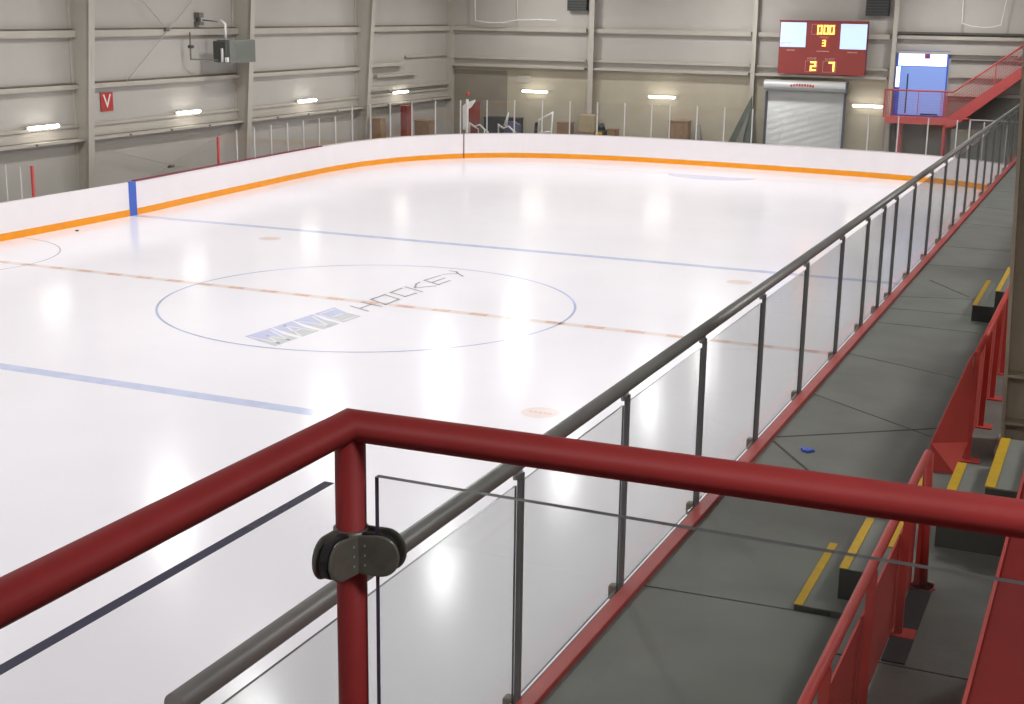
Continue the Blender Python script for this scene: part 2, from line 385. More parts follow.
# ------------------------------------------------------------------ walls
wl = struct(MB().box(LW-.3, FW-.3, -.03, LW, EW, 9.2).build('wall_left', M['wall']))
we = struct(MB().box(LW-.3, EW, -.03, RW+.3, EW+.3, 11.8).build('wall_back', M['wall']))
wr = struct(MB().box(RW, FW-.3, -.03, RW+.3, EW, 9.2).build('wall_right', M['wall']))
wf = struct(MB().box(LW, FW-.3, -.03, RW, FW, 11.8).build('wall_front', M['wall']))
ce = MB(); mid = (LW+RW)/2
ce.prism([(LW-.3, FW-.3, 9.0), (mid, FW-.3, 11.4), (RW+.3, FW-.3, 9.0), (RW+.3, FW-.3, 9.2), (mid, FW-.3, 11.6), (LW-.3, FW-.3, 9.2)], (0, EW-FW+.6, 0))
ce = struct(ce.build('ceiling', M['ceil']))
FY = [8.08-8.6*k for k in range(5)] + [16.6, 25.3]
def frame_profile(y, side):      # tapered I-section wall column on the left wall
    s = 1 if side < 0 else -1
    X = LW if side < 0 else RW
    zt = 8.9
    a, c = X+s*.4, X+s*1.05
    web = MB().prism([(X, y-.01, -.03), (a, y-.01, -.03), (c, y-.01, zt), (X, y-.01, zt)], (0, .02, 0))
    flg = MB().prism([(a-s*.02, y-.13, -.03), (a, y-.13, -.03), (c, y-.13, zt), (c-s*.02, y-.13, zt)], (0, .26, 0))
    return web, flg
for y in FY:
    web, flg = frame_profile(y, -1)
    cobj = flg.build('column', M['steel'], wl); web.build('web', M['steel'], cobj)
    web = MB().box(LW+.0, y-.13, -.03, LW+.03, y+.13, 8.9).build('back_flange', M['steel'], cobj)
    web = MB(); web.prism([(LW+.2, y-.1, 8.3), (mid, y-.1, 10.6), (RW-.2, y-.1, 8.3), (RW-.2, y-.1, 8.9), (mid, y-.1, 11.2), (LW+.2, y-.1, 8.9)], (0, .2, 0))
    web.build('rafter', M['steel'], ce)
MB().box(LW, EW-.35, -.03, LW+.3, EW, 9).build('column', M['steel'], wl)
bays = sorted(FY) + [EW-.35]; bays = [FW] + bays
def girt_left(y0, y1, z, h, d, m='girt'):
    b = MB(); b.box(LW, y0, z-h/2, LW+d, y1, z+h/2); b.box(LW+d-.02, y0, z-h/2-.04, LW+d, y1, z-h/2); return b.build('girt', M[m], wl)
for y0, y1 in zip(bays, bays[1:]):
    last = y1 > 30
    a, c = y0+.02, y1-.02
    girt_left(a, c, 5.42, .17, .22); girt_left(a, c, 7.1, .17, .22)
    if not last: girt_left(a, c, 3.83, .1, .2)
    else:
        girt_left(a, c, 2.93, .14, .2); girt_left(a, c-4.5, 3.93, .12, .3); girt_left(a+1.4, c-3.2, 3.45, .08, .2)
        girt_left(a+4.2, c, 4.2, .06, .1)
    MB().box(LW, a, 2.26, LW+.06, c, 2.62).build('liner_band', M['steel'], wl)
    girt_left(a, c, 2.64, .05, .12)
    MB().box(LW, a, 2.16, LW+.34, c, 2.24).build('ledge', M['steel'], wl)
    for k in range(1, 4):
        yy = y0+(y1-y0)*k/4
        MB().box(LW+.34, yy-.04, 2.17, LW+.37, yy+.04, 2.23).build('clip', M['pipe'], wl)
    for zz in (5.522, 3.9):
        if zz > 5 or not last: MB().box(LW, a, zz, LW+.1, c, zz+.03).build('girt_strip', M['strip'], wl)
MB().box(LW, 8.3, .0, LW+.05, 8.31, 2.1).build('panel_seam', M['dark'], wl)
# X braces
def brace(name, pts, r, m, parent):
    MB().tube(pts, r, 6).build(name, M[m], parent)
xw = LW+.26
for a, c in (((xw, 10.24, 3.9), (xw, 14.6, 6.95)), ((xw, 10.2, 7.2), (xw, 12.4, 5.52)), ((xw, 8.4, 1.95), (xw, 15.9, .2)), ((xw, 8.4, .05), (xw, 15.6, 1.9))):
    brace('brace_rod', [a, c], .014, 'cable', wl)
MB().cyl((xw, 12.3, 5.5), (xw+.02, 12.5, 5.5), .06, 8).build('brace_joint', M['pipe'], wl)
MB().cyl((xw, 12.2, .98), (xw+.02, 12.42, .98), .06, 8).build('brace_joint', M['pipe'], wl)
# back wall dressing
for x0, x1 in ((-15.3, -14.76), (-8.1, -7.52), (-.42, -.08), (5.48, 5.74), (12.3, 12.6)):
    xm = (x0+x1)/2+(.06 if x0 > -1 else .17); r = .09 if x0 > -1 else .12
    if x0 < -15: MB().box(-14.96, EW-.3, -.03, -14.7, EW, 9.4).build('column', M['steel'], we)
    else:
        co = MB().box(xm-r, EW-.42, -.03, xm+r, EW-.40, 10).build('column', M['steel'], we)
        MB().box(xm-.012, EW-.40, -.03, xm+.012, EW, 10).build('web', M['steel'], co)
xs = [-14.7, -7.95, -.4, 5.46]
def girt_back(x0, x1, z, h, d=.22, m='girt'):
    b = MB(); b.box(x0, EW-d, z-h/2, x1, EW, z+h/2); b.box(x0, EW-d, z-h/2-.04, x1, EW-d+.02, z-h/2); return b.build('girt', M[m], we)
for x0, x1 in ((-14.7, -7.97), (-7.67, -.4), (-.1, 5.46)):
    girt_back(x0, x1, 5.43, .15); girt_back(x0, x1, 7.2, .15); girt_back(x0, x1, 4.1, .06, .16)
    MB().box(x0, EW-.34, 3.68, x1, EW, 3.78).build('ledge', M['steel'], we)
girt_back(5.76, 12.3, 5.62, .05, .3, 'dark'); girt_back(5.76, 12.3, 5.45, .12); girt_back(5.76, 12.3, 4.84, .06, .18); girt_back(5.76, RW, 7.2, .15)
girt_back(7.95, 12.3, 4.55, .03, .1, 'dark'); girt_back(7.95, 12.3, 3.95, .1, .2); girt_back(7.95, 12.3, 3.2, .1, .2)
MB().box(-14.7, EW-.03, 0, 5.46, EW, 3.66).build('lower_liner', M['lowwall'], we)
MB().box(5.76, EW-.03, 0, RW, EW, 3.1).build('lower_liner', M['store'], we)
MB().box(-14.7, EW-.06, 0, -11.9, EW-.03, 3.5).build('lower_liner', M['greyliner'], we)['label'] = 'darker grey liner panel beside the corner'
MB().box(-11.35, EW-.09, 3.0, -10.75, EW-.03, 3.32).build('patch_panel', M['steel'], we)

# ------------------------------------------------------------------ wall lights
proto = empty('wall_light', (LW+.28, 6.36, 2.7), 'lit wall tube light left of the first steel column', 'light', 'tube lights along the walls')
MB().box(-.16, -.66, -.03, -.06, .66, .05).build('housing', M['steel'], proto, local=True)
tb = MB(); tb.tube([(0, -.6, 0), (0, -.58, 0), (0, .58, 0), (0, .6, 0)], .055, 10); tb.build('light_tube', M['tube'], proto, local=True)
copy_tree(proto, (LW+.28, 13.41, 2.72), 'lit wall tube light between the red V sign and the grey heater')
copy_tree(proto, (LW+.28, 21.0, 2.71), 'lit wall tube light between the second and third steel columns')
copy_tree(proto, (LW+.28, 28.68, 2.68), 'lit wall tube light on the side wall nearest the rink corner')
copy_tree(proto, (-10.43, EW-.25, 2.62), 'lit tube light on the end wall left of its round column', rot=(0, 0, -PI/2))
copy_tree(proto, (-4.28, EW-.25, 2.6), 'lit tube light on the end wall left of the roll-up door', rot=(0, 0, -PI/2))
copy_tree(proto, (4.75, EW-.25, 2.57), 'lit tube light on the end wall right of the roll-up door', rot=(0, 0, -PI/2))

# ceiling lamps
lampd = bpy.data.lights.new('high_bay_and_fill_light', 'AREA'); lampd.shape = 'DISK'; lampd.size = .8; lampd.energy = LAMP_W; lampd.color = (1, .995, .995); lampd.spread = math.radians(172)
filld = lampd.copy(); filld.energy = FILL_W  # extra unseen lamps over the deck, added to brighten walkway and barriers
neard = lampd.copy(); neard.energy = LAMP_W*.72
nearest = lampd.copy(); nearest.energy = LAMP_W*.45
hb = None
for i, (x, y) in enumerate(LAMP_XY):
    lab = 'round high bay lamp hanging from the roof above the ice'
    if hb is None:
        hb = empty('high_bay_lamp', (x, y, 8.5), lab, 'lamp', 'high bay lamps under the roof')
        MB().cyl((0, 0, .03), (0, 0, .38), .34, 20, r2=.12).build('lamp_shade', M['alu'], hb, local=True)
        MB().cyl((0, 0, .38), (0, 0, .62), .11, 12).build('ballast', M['darkheat'], hb, local=True)
        MB().cyl((0, 0, .62), (0, 0, 1.1), .015, 6).build('stem', M['pipe'], hb, local=True)
        MB().cyl((0, 0, .0), (0, 0, .03), .3, 20).build('lens', M['lens'], hb, local=True)
        o = hb
    elif x < 12: o = copy_tree(hb, (x, y, 8.5))
    else: o = copy_tree(hb, (x, y, 8.0), 'added unseen fill lamp above the seating deck'); o['group'] = 'added fill lamps above the seating deck'
    l = bpy.data.objects.new('high_bay_and_fill_light', (nearest if y < -20 else neard if y < -8 else lampd) if x < 12 else filld); C.objects.link(l); l.location = (x, y, 8.47 if x < 12 else 7.97)

# ------------------------------------------------------------------ V sign
t = empty('letter_sign', (LW+.02, 9.5, 2.96), 'small red wall sign with a white letter V', 'sign')
MB().box(LW+.01, 9.22, 2.98, LW+.04, 9.8, 3.56).build('sign_plate', M['signred'], t)
text('V', .62, (LW+.045, 9.51, 3.27), (PI/2, 0, PI/2), M['signwhite'], t)

# ------------------------------------------------------------------ heater
t = empty('unit_heater', (-14.1, 15.4, 4.35), 'grey unit heater hung high on the left wall before a steel column', 'heater')
MB().box(-14.3, 14.6, 4.36, -13.75, 16.15, 5.14).build('heater_body', M['heater'], t, bevel=.02)
MB().box(-14.33, 14.42, 4.4, -13.8, 14.6, 5.1).build('fan_housing', M['darkheat'], t, bevel=.03)
g = MB()
for k in range(7): g.box(-13.75, 14.95, 4.46+k*.085, -13.735, 16.08, 4.49+k*.085)
g.build('louvre', M['heater'], t)
MB().tube([(-14.0, 14.72, 5.14), (-14.0, 14.72, 5.68), (-14.15, 14.66, 5.8)], .045, 8).build('vent_pipe', M['whitepipe'], t)
MB().tube([(-14.15, 14.5, 5.75), (-14.7, 14.4, 5.8)], .025, 6).build('gas_pipe', M['pipe'], t)
MB().tube([(-14.62, 13.55, 5.4), (-14.62, 13.55, 4.5), (-14.1, 14.45, 4.46)], .028, 6).build('gas_pipe', M['pipe'], t)
MB().cyl((-14.6, 13.45, 4.92), (-14.6, 13.66, 4.92), .06, 8).build('valve', M['darkheat'], t)
MB().box(-13.96, 14.36, 4.4, -13.9, 14.42, 4.86).build('flue_cap', M['whitepipe'], t)
MB().box(-13.8, 14.36, 4.4, -13.7, 14.46, 4.56).build('flue_cap', M['whitepipe'], t)
t = empty('control_box', (-14.7, 14.35, 5.6), 'small grey electrical box on the wall above the heater', 'box')
MB().box(-14.94, 14.25, 5.88, -14.72, 14.5, 6.05).build('box_body', M['pipe'], t); MB().box(-14.94, 14.25, 5.62, -14.72, 14.5, 5.74).build('box_body', M['pipe'], t)
MB().box(-14.9, 14.3, 5.74, -14.8, 14.44, 5.88).build('bracket', M['darkheat'], t)

# ------------------------------------------------------------------ scoreboard
t = empty('scoreboard', (2.65, EW-.5, 3.8), 'large red scoreboard with amber digits and two pale blue panels', 'scoreboard')
X0, X1, ZB, ZT, YF = .94, 4.57, 3.82, 6.0, EW-.62
MB().box(X0, YF, ZB, X1, YF+.25, ZT).build('scoreboard_body', M['score'], t)
fr = MB(); fr.box(X0-.03, YF-.015, ZT-.02, X1+.03, YF+.26, ZT+.03); fr.box(X1, YF-.015, ZB, X1+.03, YF+.26, ZT); fr.build('frame', M['capred'], t)
def lab2(o, l): o['label'] = l; return o
lab2(MB().box(.98, YF-.02, 4.93, 2.06, YF, 5.94).build('message_panel', M['panelblue'], t), 'lit pale blue panel on left')
lab2(MB().box(3.5, YF-.02, 4.89, 4.58, YF, 5.91).build('message_panel', M['panelblue'], t), 'lit pale blue panel on right')
pw = MB()
for k, (a, c) in enumerate(((1.0, 1.2), (1.22, 1.3), (1.31, 1.44), (1.45, 1.5))): pw.box(a, YF-.026, 5.06+.02*(k % 2), c, YF-.02, 5.12)
pw.build('panel_print', M['signwhite'], t)
SEG = {'0': 'abcdef', '1': 'bc', '2': 'abged', '3': 'abgcd', '7': 'abc'}
def digit(ch, x, z, wd, h, par):
    b = MB(); k = .26*wd; q = h/2
    R = dict(a=(x, z+h-k, x+wd, z+h), d=(x, z, x+wd, z+k), g=(x, z+q-k/2, x+wd, z+q+k/2), f=(x, z+q, x+k, z+h), b=(x+wd-k, z+q, x+wd, z+h), e=(x, z, x+k, z+q), c=(x+wd-k, z, x+wd, z+q))
    for s_ in SEG[ch]: a = R[s_]; b.box(a[0], YF-.03, a[1], a[2], YF-.005, a[3])
    b.build('digit', M['digit'], par)
for k, xx in enumerate((2.53, 2.79, 3.03)): digit('0', xx, 5.48, .2, .36, t)
digit('3', 2.76, 4.99, .14, .25, t); digit('2', 2.32, 3.97, .24, .38, t); digit('7', 3.09, 3.97, .24, .38, t)
def outline_box(x0, z0, x1, z1):
    b = MB(); w_ = .02
    for a in ((x0, z0, x1, z0+w_), (x0, z1-w_, x1, z1), (x0, z0, x0+w_, z1), (x1-w_, z0, x1, z1)): b.box(a[0], YF-.012, a[1], a[2], YF, a[3])
    b.build('digit_frame', mat('pale_pink_print', (190, 140, 135), .5), t)
outline_box(2.28, 5.46, 3.28, 5.88); outline_box(2.1, 3.92, 2.62, 4.38); outline_box(2.84, 3.92, 3.4, 4.38)
RX = (PI/2, 0, 0); pk = mat('scoreboard_print', (205, 160, 150), .5)
text('PERIOD', .11, (2.82, YF-.004, 5.35), RX, pk, t); text('HOME', .14, (2.37, YF-.004, 4.47), RX, pk, t); text('GUEST', .14, (3.12, YF-.004, 4.45), RX, pk, t)
def scribble(x0, x1, z, n, m, par, y, h=.05, arch=0):
    b = MB(); wd = (x1-x0)/n
    for k in range(n):
        u = (k+.5)/n*2-1; zz = z + arch*(1-u*u)
        b.box(x0+k*wd, y-.008, zz-h/2*random.uniform(.6, 1), x0+(k+.72)*wd, y, zz+h/2*random.uniform(.6, 1))
    b.build('lettering', m, par)
scribble(1.28, 1.63, 4.8, 8, pk, t, YF, .06); scribble(3.83, 4.25, 4.76, 8, pk, t, YF, .06); scribble(2.55, 3.08, 4.78, 10, pk, t, YF, .05)

# ------------------------------------------------------------------ roll-up door
t = struct(empty('door_1', (2.0, EW-.3, 0)))
b = MB(); z = 0
while z < 3.1:
    b.prism([(.52, EW-.36, z), (.52, EW-.375, z+.025), (.52, EW-.36, z+.05), (.52, EW-.34, z+.05), (.52, EW-.34, z)], (3.26, 0, 0)); z += .05
c = b.build('door_curtain', M['silver'], t); c['kind'] = 'stuff'
hood = MB(); prof = [(0, EW-.34, 3.06)] + [(0, EW-.55-.2*math.cos(a), 3.28+.21*math.sin(a)) for a in [(-PI/2)+PI*i/10 for i in range(11)]] + [(0, EW-.34, 3.5)]
hood.prism([(.41, y, z+.05) for _, y, z in prof], (3.47, 0, 0)); hood.build('door_hood', M['silver'], t)
MB().box(3.88, EW-.76, 3.1, 3.92, EW-.34, 3.55).build('hood_end', M['doordark'], t)
for x in (.43, 3.78): MB().box(x, EW-.42, 0, x+.1, EW-.34, 3.06).build('door_guide', M['doordark'], t)
scribble(1.56, 2.6, 3.32, 9, M['signred'], t, EW-.745, .12, .05)

# ------------------------------------------------------------------ daylit blue doorway + red stair
t = empty('blue_doorway', (6.8, EW-.1, 2.2), 'bright blue doorway with white header band above the red landing', 'door')
MB().box(5.78, EW-.12, 2.2, 7.86, EW-.06, 4.89).build('door_frame', M['brightblue'], t)
MB().box(5.98, EW-.14, 2.28, 7.8, EW-.12, 4.25).build('door_pane', M['doorblue'], t)
MB().box(5.86, EW-.15, 4.28, 7.78, EW-.12, 4.84).build('header_pane', M['doorwhite'], t)
lab2(MB().box(5.8, EW-.15, 3.4, 5.96, EW-.12, 4.24).build('side_pane', M['doorwhite'], t), 'white strip at left side')
MB().box(6.26, EW-.16, 2.35, 6.31, EW-.14, 3.95).build('door_edge', M['blackplast'], t)
MB().box(6.9, EW-.17, 4.58, 7.12, EW-.15, 4.8).build('emblem', M['brightblue'], t); MB().cyl((7.01, EW-.19, 4.68), (7.01, EW-.17, 4.68), .075, 10).build('emblem', M['signred'], t)
MB().box(6.9, EW-.17, 2.3, 7.6, EW-.14, 2.36).build('threshold', M['blackplast'], t)
t = empty('red_staircase', (7, 33, 0), 'red steel staircase with mesh guard rising right from its landing', 'staircase')
YS0, YS1 = 32.95, 33.78
MB().box(5.62, YS0, 1.98, 8.05, YS1, 2.24).build('landing', M['redstair'], t)
def legp(x, y): MB().box(x-.045, y-.045, -.03, x+.045, y+.045, 1.98).build('leg', M['redstair'], t)
for x in (6.22, 8.0): legp(x, YS0+.08); legp(x, YS1-.08)
sl = (4.42-2.22)/(10.83-8.05)
for y in (YS0, YS1-.06):
    MB().prism([(8.05, y, 1.9), (8.05, y, 2.26), (13.2, y, 2.26+5.15*sl), (13.2, y, 1.86+5.15*sl), (8.35, y, 1.92)], (0, .06, 0)).build('stringer', M['redstair'], t)
for k in range(26):
    x = 8.1+k*.2; z = 2.2+(x-8.05)*sl
    MB().box(x, YS0+.06, z-.03, x+.26, YS1-.06, z).build('tread', M['redstair'], t)
for y in (YS0+.03,):
    MB().tube([(5.54, y, 3.32), (8.25, y, 3.32), (13.2, y, 3.32+4.95*.76)], .035, 8).build('handrail', M['redstair'], t)
    for x in (5.56, 5.84, 6.9, 7.95, 8.02): MB().box(x-.015, y-.015, 2.2, x+.015, y+.015, 3.3).build('guard_post', M['redstair'], t)
    for x in (9.8, 11.5): z = 2.2+(x-8.05)*sl; MB().box(x-.02, y-.02, z, x+.02, y+.02, z+.95).build('guard_post', M['redstair'], t)
    b = MB(); n = 68
    for k in range(n):   # mesh guard wires
        x = 8.05+k*.075; z = 2.2+(x-8.05)*sl; b.cyl((x, y, z), (x, y, z+.88), .011, 4, caps=False)
    for k in range(7): b.cyl((8.05, y, 2.35+k*.13), (13.1, y, 2.35+k*.13+5.05*sl), .011, 4, caps=False)
    for x0, x1 in ((5.54, 5.84), (7.8, 8.05)):
        for k in range(int((x1-x0)/.05)): b.cyl((x0+k*.05, y, 2.2), (x0+k*.05, y, 3.32), .013, 4, caps=False)
    for k in range(22): b.cyl((5.84+k*.095, y, 2.2), (5.84+k*.095, y, 3.3), .004, 3, caps=False)
    for k in range(9): b.cyl((5.54, y, 2.3+k*.11), (8, y, 2.3+k*.11), .005, 3, caps=False)
    m_ = b.build('mesh_guard', M['mesh'], t); m_['kind'] = 'stuff'

# ------------------------------------------------------------------ vents and cords high on the end wall
t = empty('wall_vent', (-8.5, EW-.2, 6.27), 'dark louvred vent high on the end wall left of its column', 'vent', 'dark vents high on the end wall')
MB().box(-8.88, EW-.3, 6.28, -7.95, EW, 7.3).build('vent_box', M['blackplast'], t)
for k in range(8): MB().box(-8.86, EW-.31, 6.34+k*.12, -7.97, EW-.3, 6.39+k*.12).build('slat', M['darkheat'], t)
copy_tree(t, (4.78, EW-.2, 6.25), 'dark louvred vent high on the end wall right of the scoreboard')
t = empty('hanging_cord', (-11.2, EW-.5, 5.8), 'white net cord looped along the wall left of the vent', 'cord')
MB().tube([(-13.4, EW-.5, 7.0), (-13.36, EW-.5, 5.75), (-12.6, EW-.5, 5.68), (-11.9, EW-.5, 5.7), (-11.25, EW-.5, 5.82), (-10.2, EW-.5, 5.86), (-9.3, EW-.5, 5.83)], .03, 6).build('cord', M['cord'], t)
MB().tube([(-11.24, EW-.5, 5.82), (-11.24, EW-.5, 7.4)], .02, 6).build('drop', M['cord'], t)
t = empty('hanging_cord', (2.2, EW-.5, 5.8), 'white net cord looped across the wall above the blue doorway', 'cord')
MB().tube([(8.25, EW-.5, 7.6), (8.28, EW-.5, 6.02), (8.7, EW-.5, 5.9), (9.15, EW-.5, 5.86), (9.5, EW-.5, 5.9), (9.78, EW-.5, 5.98), (9.98, EW-.5, 7.6)], .02, 6).build('cord', M['cord'], t)

# ------------------------------------------------------------------ things stored behind the end glass
def crate(name, x0, x1, y0, z1, m, label, cat, d=.5, z0=-.03):
    t = empty(name, ((x0+x1)/2, y0, z0), label, cat)
    MB().box(x0, y0, z0, x1, y0+d, z1).build('body', M[m], t, bevel=.02)
    MB().box(x0-.02, y0-.02, z1, x1+.02, y0+d+.02, z1+.04).build('lid', M[m], t)
    return t
crate('cardboard_box', -14.35, -13.85, 25.3, 1.72, 'brown', 'brown upright box behind glass nearest the left wall', 'box')
crate('storage_cabinet', -14.3, -13.95, 27.9, 2.12, 'dullred', 'tall red cabinet behind the curved corner glass', 'cabinet')
crate('storage_bin', -14.35, -13.6, 29.3, 1.38, 'brown', 'brown storage bin standing behind the curved corner glass', 'bin')
crate('red_locker', -13.1, -12.75, 32.3, 2.1, 'dullred', 'narrow red locker beside the white bracket pole', 'locker')
crate('equipment_chest', -12.6, -10.9, 32.9, 1.38, 'blackplast', 'long black equipment chest behind the goal frames', 'chest', .7)
for i, (gx, lab) in enumerate(((-12.35, 'small white goal frame on floor, nearest the white pole'), (-10.9, 'white goal frame with slate blue pad behind end glass'))):
    t = empty('goal_frame', (gx, 32, 0), lab, 'goal')
    MB().tube([(gx-.45, 31.8, 0), (gx-.45, 31.8, 1.2), (gx-.2, 31.8, 1.05), (gx+.05, 31.8, 1.15), (gx+.3, 31.8, .95), (gx+.3, 31.8, 0)], .035, 8).build('front_frame', M['whitepipe'], t)
    MB().tube([(gx-.45, 31.8, 1.15), (gx-.3, 32.4, .9), (gx-.3, 32.5, 0)], .03, 6).build('back_brace', M['whitepipe'], t)
    MB().tube([(gx+.3, 31.8, .95), (gx+.2, 32.4, .8), (gx+.2, 32.5, 0)], .03, 6).build('back_brace', M['whitepipe'], t)
    if i:
        MB().prism([(gx-.35, 32.1, .3), (gx+.45, 32.1, .3), (gx+.4, 32.1, 1.2), (gx+.1, 32.1, 1.35), (gx-.3, 32.1, 1.3)], (0, .3, 0)).build('pad', M['navy'], t)
        MB().cyl((gx-.2, 32.0, 1.15), (gx-.05, 32.0, 1.75), .1, 8, r2=.02).build('net_peak', M['whitepipe'], t)
t = empty('folding_frame', (-9.3, 32.4, 0), 'white tubular frame standing folded behind the end glass', 'frame')
MB().tube([(-9.7, 32.4, 0), (-9.6, 32.4, 1.45), (-8.95, 32.4, 1.8), (-9.05, 32.4, 0)], .045, 8).build('frame_tube', M['whitepipe'], t)
MB().tube([(-9.65, 32.4, .85), (-9.0, 32.4, .95)], .04, 8).build('crossbar', M['whitepipe'], t)
MB().prism([(-9.95, 32.5, 0), (-9.75, 32.5, 0), (-9.7, 32.5, 1.35), (-9.85, 32.5, 1.3)], (0, .08, 0)).build('panel', M['blackplast'], t)
crate('cardboard_box', -8.9, -8.25, 32.8, 1.32, 'brown', 'brown cardboard box right of the folded white frame', 'box')
t = empty('column_pad', (-7.5, EW-.8, 0), 'tan protective pad wrapped around the end wall column base', 'pad')
MB().box(-8.0, EW-.85, -.03, -7.2, EW-.44, 1.72).build('pad_body', M['tan'], t, bevel=.04); MB().box(-8.01, EW-.87, .9, -7.19, EW-.85, .96).build('strap', M['brown'], t)
t = empty('floor_scrubber', (-6.6, 32.6, 0), 'small black floor machine with yellow front beside the tan pad', 'machine')
MB().box(-6.95, 32.4, -.03, -6.45, 33, 1.1).build('machine_body', M['blackplast'], t, bevel=.05)
MB().box(-6.88, 32.37, .75, -6.55, 32.4, 1.05).build('front_panel', M['yellow'], t); MB().cyl((-6.7, 32.7, 1.1), (-6.7, 32.7, 1.4), .2, 12, r2=.12).build('tank', M['blackplast'], t)
crate('cardboard_box', -6.35, -5.95, 32.5, 1.15, 'brown', 'small brown box right of the black floor machine', 'box')
crate('plywood_board', -3.75, -2.85, 33.2, 1.6, 'brown', 'brown plywood crate standing between glass posts', 'crate')
t = empty('traffic_cone', (-2.3, 33.2, 0), 'grey covered cone shape right of the plywood crate', 'cone')
MB().cyl((-2.4, 33.3, .0), (-2.4, 33.3, 1.5), .36, 12, r2=.09).build('cone_body', M['store'], t); MB().box(-2.8, 32.9, -.03, -2, 33.7, .03).build('cone_base', M['store'], t)
t = empty('leaning_tarp', (-.6, 33.3, 0), 'dark green folded tarp leaning on wall left of roll-up door', 'tarp')
MB().prism([(-1.35, 33.0, -.03), (.15, 33.0, -.03), (.0, 33.2, 1.6), (-.1, 33.3, 2.8), (-.3, 33.3, 2.4)], (0, .1, 0)).build('tarp_sheet', M['green'], t)
MB().prism([(-.95, 32.9, -.03), (-.45, 32.9, -.03), (-.1, 33.2, 2.3)], (0, .08, 0)).build('tarp_fold', M['store'], t)
# right of the stair
t = empty('storage_partition', (11, 31.6, 0), 'dark grey green partition panels under the red stair', 'partition')
for k in range(5): MB().box(8.4+k*1.15, 32.2, -.03, 9.5+k*1.15, 32.26, 1.9).build('panel', M['store'], t)
t = empty('railing_frame', (9, 30.2, 0), 'white post and rail with red end cap behind glass', 'frame')
MB().box(9.13, 31.4, 0, 9.19, 31.46, 2.36).build('post', M['whitepipe'], t); MB().box(9.13, 31.4, 2.33, 11.4, 31.46, 2.37).build('rail', M['stan'], t)
MB().cyl((8.9, 31.43, 2.36), (9.13, 31.43, 2.36), .05, 10).build('end_cap', M['signred'], t)

t = empty('puck', (-12.2, 4.68, 0), 'small black puck lying on ice near the side boards', 'puck')
MB().cyl((-12.2, 4.68, .002), (-12.2, 4.68, .03), .05, 14).build('disc', M['blackplast'], t)

# ------------------------------------------------------------------ walkway platform (z = 3.3)
PX0, PX1, PZ = 12.672, 14.07, 3.3
pf = struct(MB().box(PX0, FW+.1, 2.95, PX1, EW-2.5, PZ-.012).build('walkway_platform', M['dark']))
seams = [(-36.8, -36.8), (-34, -34), (-31.2, -31.3), (-28.4, -28.3), (-25.5, -25.6), (-22.5, -22.55), (-19.36, -19.3), (-15.01, -15.99), (-13.47, -14.07), (-12.0, -12.03), (-11.24, -11.18), (-10.54, -10.17), (-8.3, -8.2), (-6.71, -6.75), (-4.36, -4.66), (-2.27, -2.75), (0, 0), (2.3, 2.2), (4.6, 4.7), (7, 7), (9.5, 9.4), (12, 12), (14.5, 14.6), (17, 17), (20, 20), (23, 23), (26, 26), (29, 29), (31.4, 31.4)]
G = .008
for (a, b1), (c, d1) in zip(seams, seams[1:]):
    MB().prism([(12.775, a+G, PZ-.012), (PX1, b1+G, PZ-.012), (PX1, d1-G, PZ-.012), (12.775, c-G, PZ-.012)], (0, 0, .012)).build('rubber_mat', M['rubber'], pf)
def crack(x0, y0, x1, y1, wd=.022):
    d = Vector((x1-x0, y1-y0)).normalized(); n = Vector((-d.y, d.x))*wd/2
    MB().prism([(x0-n.x, y0-n.y, PZ+.0005), (x1-n.x, y1-n.y, PZ+.0005), (x1+n.x, y1+n.y, PZ+.0005), (x0+n.x, y0+n.y, PZ+.0005)], (0, 0, .0015)).build('seam_tape', M['dark'], pf)
crack(12.8, -16.34, 13.95, -15.5); crack(12.8, -16.45, 13.17, -17.0, .02); crack(12.97, -9.37, 13.5, -10.2, .02); 
# concrete support wall and posts below
MB().box(12.95, FW+.1, -.03, 13.1, EW-2.5, 2.95).build('support_wall', M['concrete'], pf)
# red curb
gr = empty('glass_railing', (12.7, -4, PZ), 'long glass railing with grey round handrail beside the walkway', 'railing')
MB().box(12.702, FW+.2, PZ-.02, 12.785, EW-3, PZ+.028).build('curb_rail', M['curb'], gr, bevel=.006)['label'] = 'red painted curb along the glass foot'
MB().tube([(12.657, -23.23, 4.43), (12.657, EW-3, 4.43)], .037, 16).build('handrail', M['alu'], gr)
PY = [-23.16, -22.29, -20.84, -19.44, -18.0, -16.49, -15.04, -13.54, -12.23, -11.27, -10.45, -9.08, -7.58, -6.16, -4.68, -3.23, -1.8, -.4, 1.08, 2.54, 4.1]
while PY[-1] < 29.5: PY.append(PY[-1]+1.48)
post0 = None
for y in PY:
    if post0 is None:
        post0 = MB().box(-.032, -.014, -.1, -.008, .014, 1.09).build('post', M['aludark'], gr, local=True); po = post0
        br0 = MB().box(-.085, -.03, -.07, -.037, .03, .012).build('base_bracket', M['bracketm'], gr, local=True, bevel=.01); bo = br0
        tp0 = MB().cyl((-.03, 0, 1.06), (-.04, 0, 1.1), .026, 8).build('rail_saddle', M['alu'], gr, local=True); so = tp0
    else:
        po = post0.copy(); bo = br0.copy(); so = tp0.copy()
        for o in (po, bo, so): C.objects.link(o)
    for o in (po, bo, so): o.location = (0, y+4, 0)
for a, c in zip(PY, PY[1:]):
    pane(gr, 12.66, a+.022, PZ+.0, 12.67, c-.022, 4.335, M['g_walk'], M['edge2'])
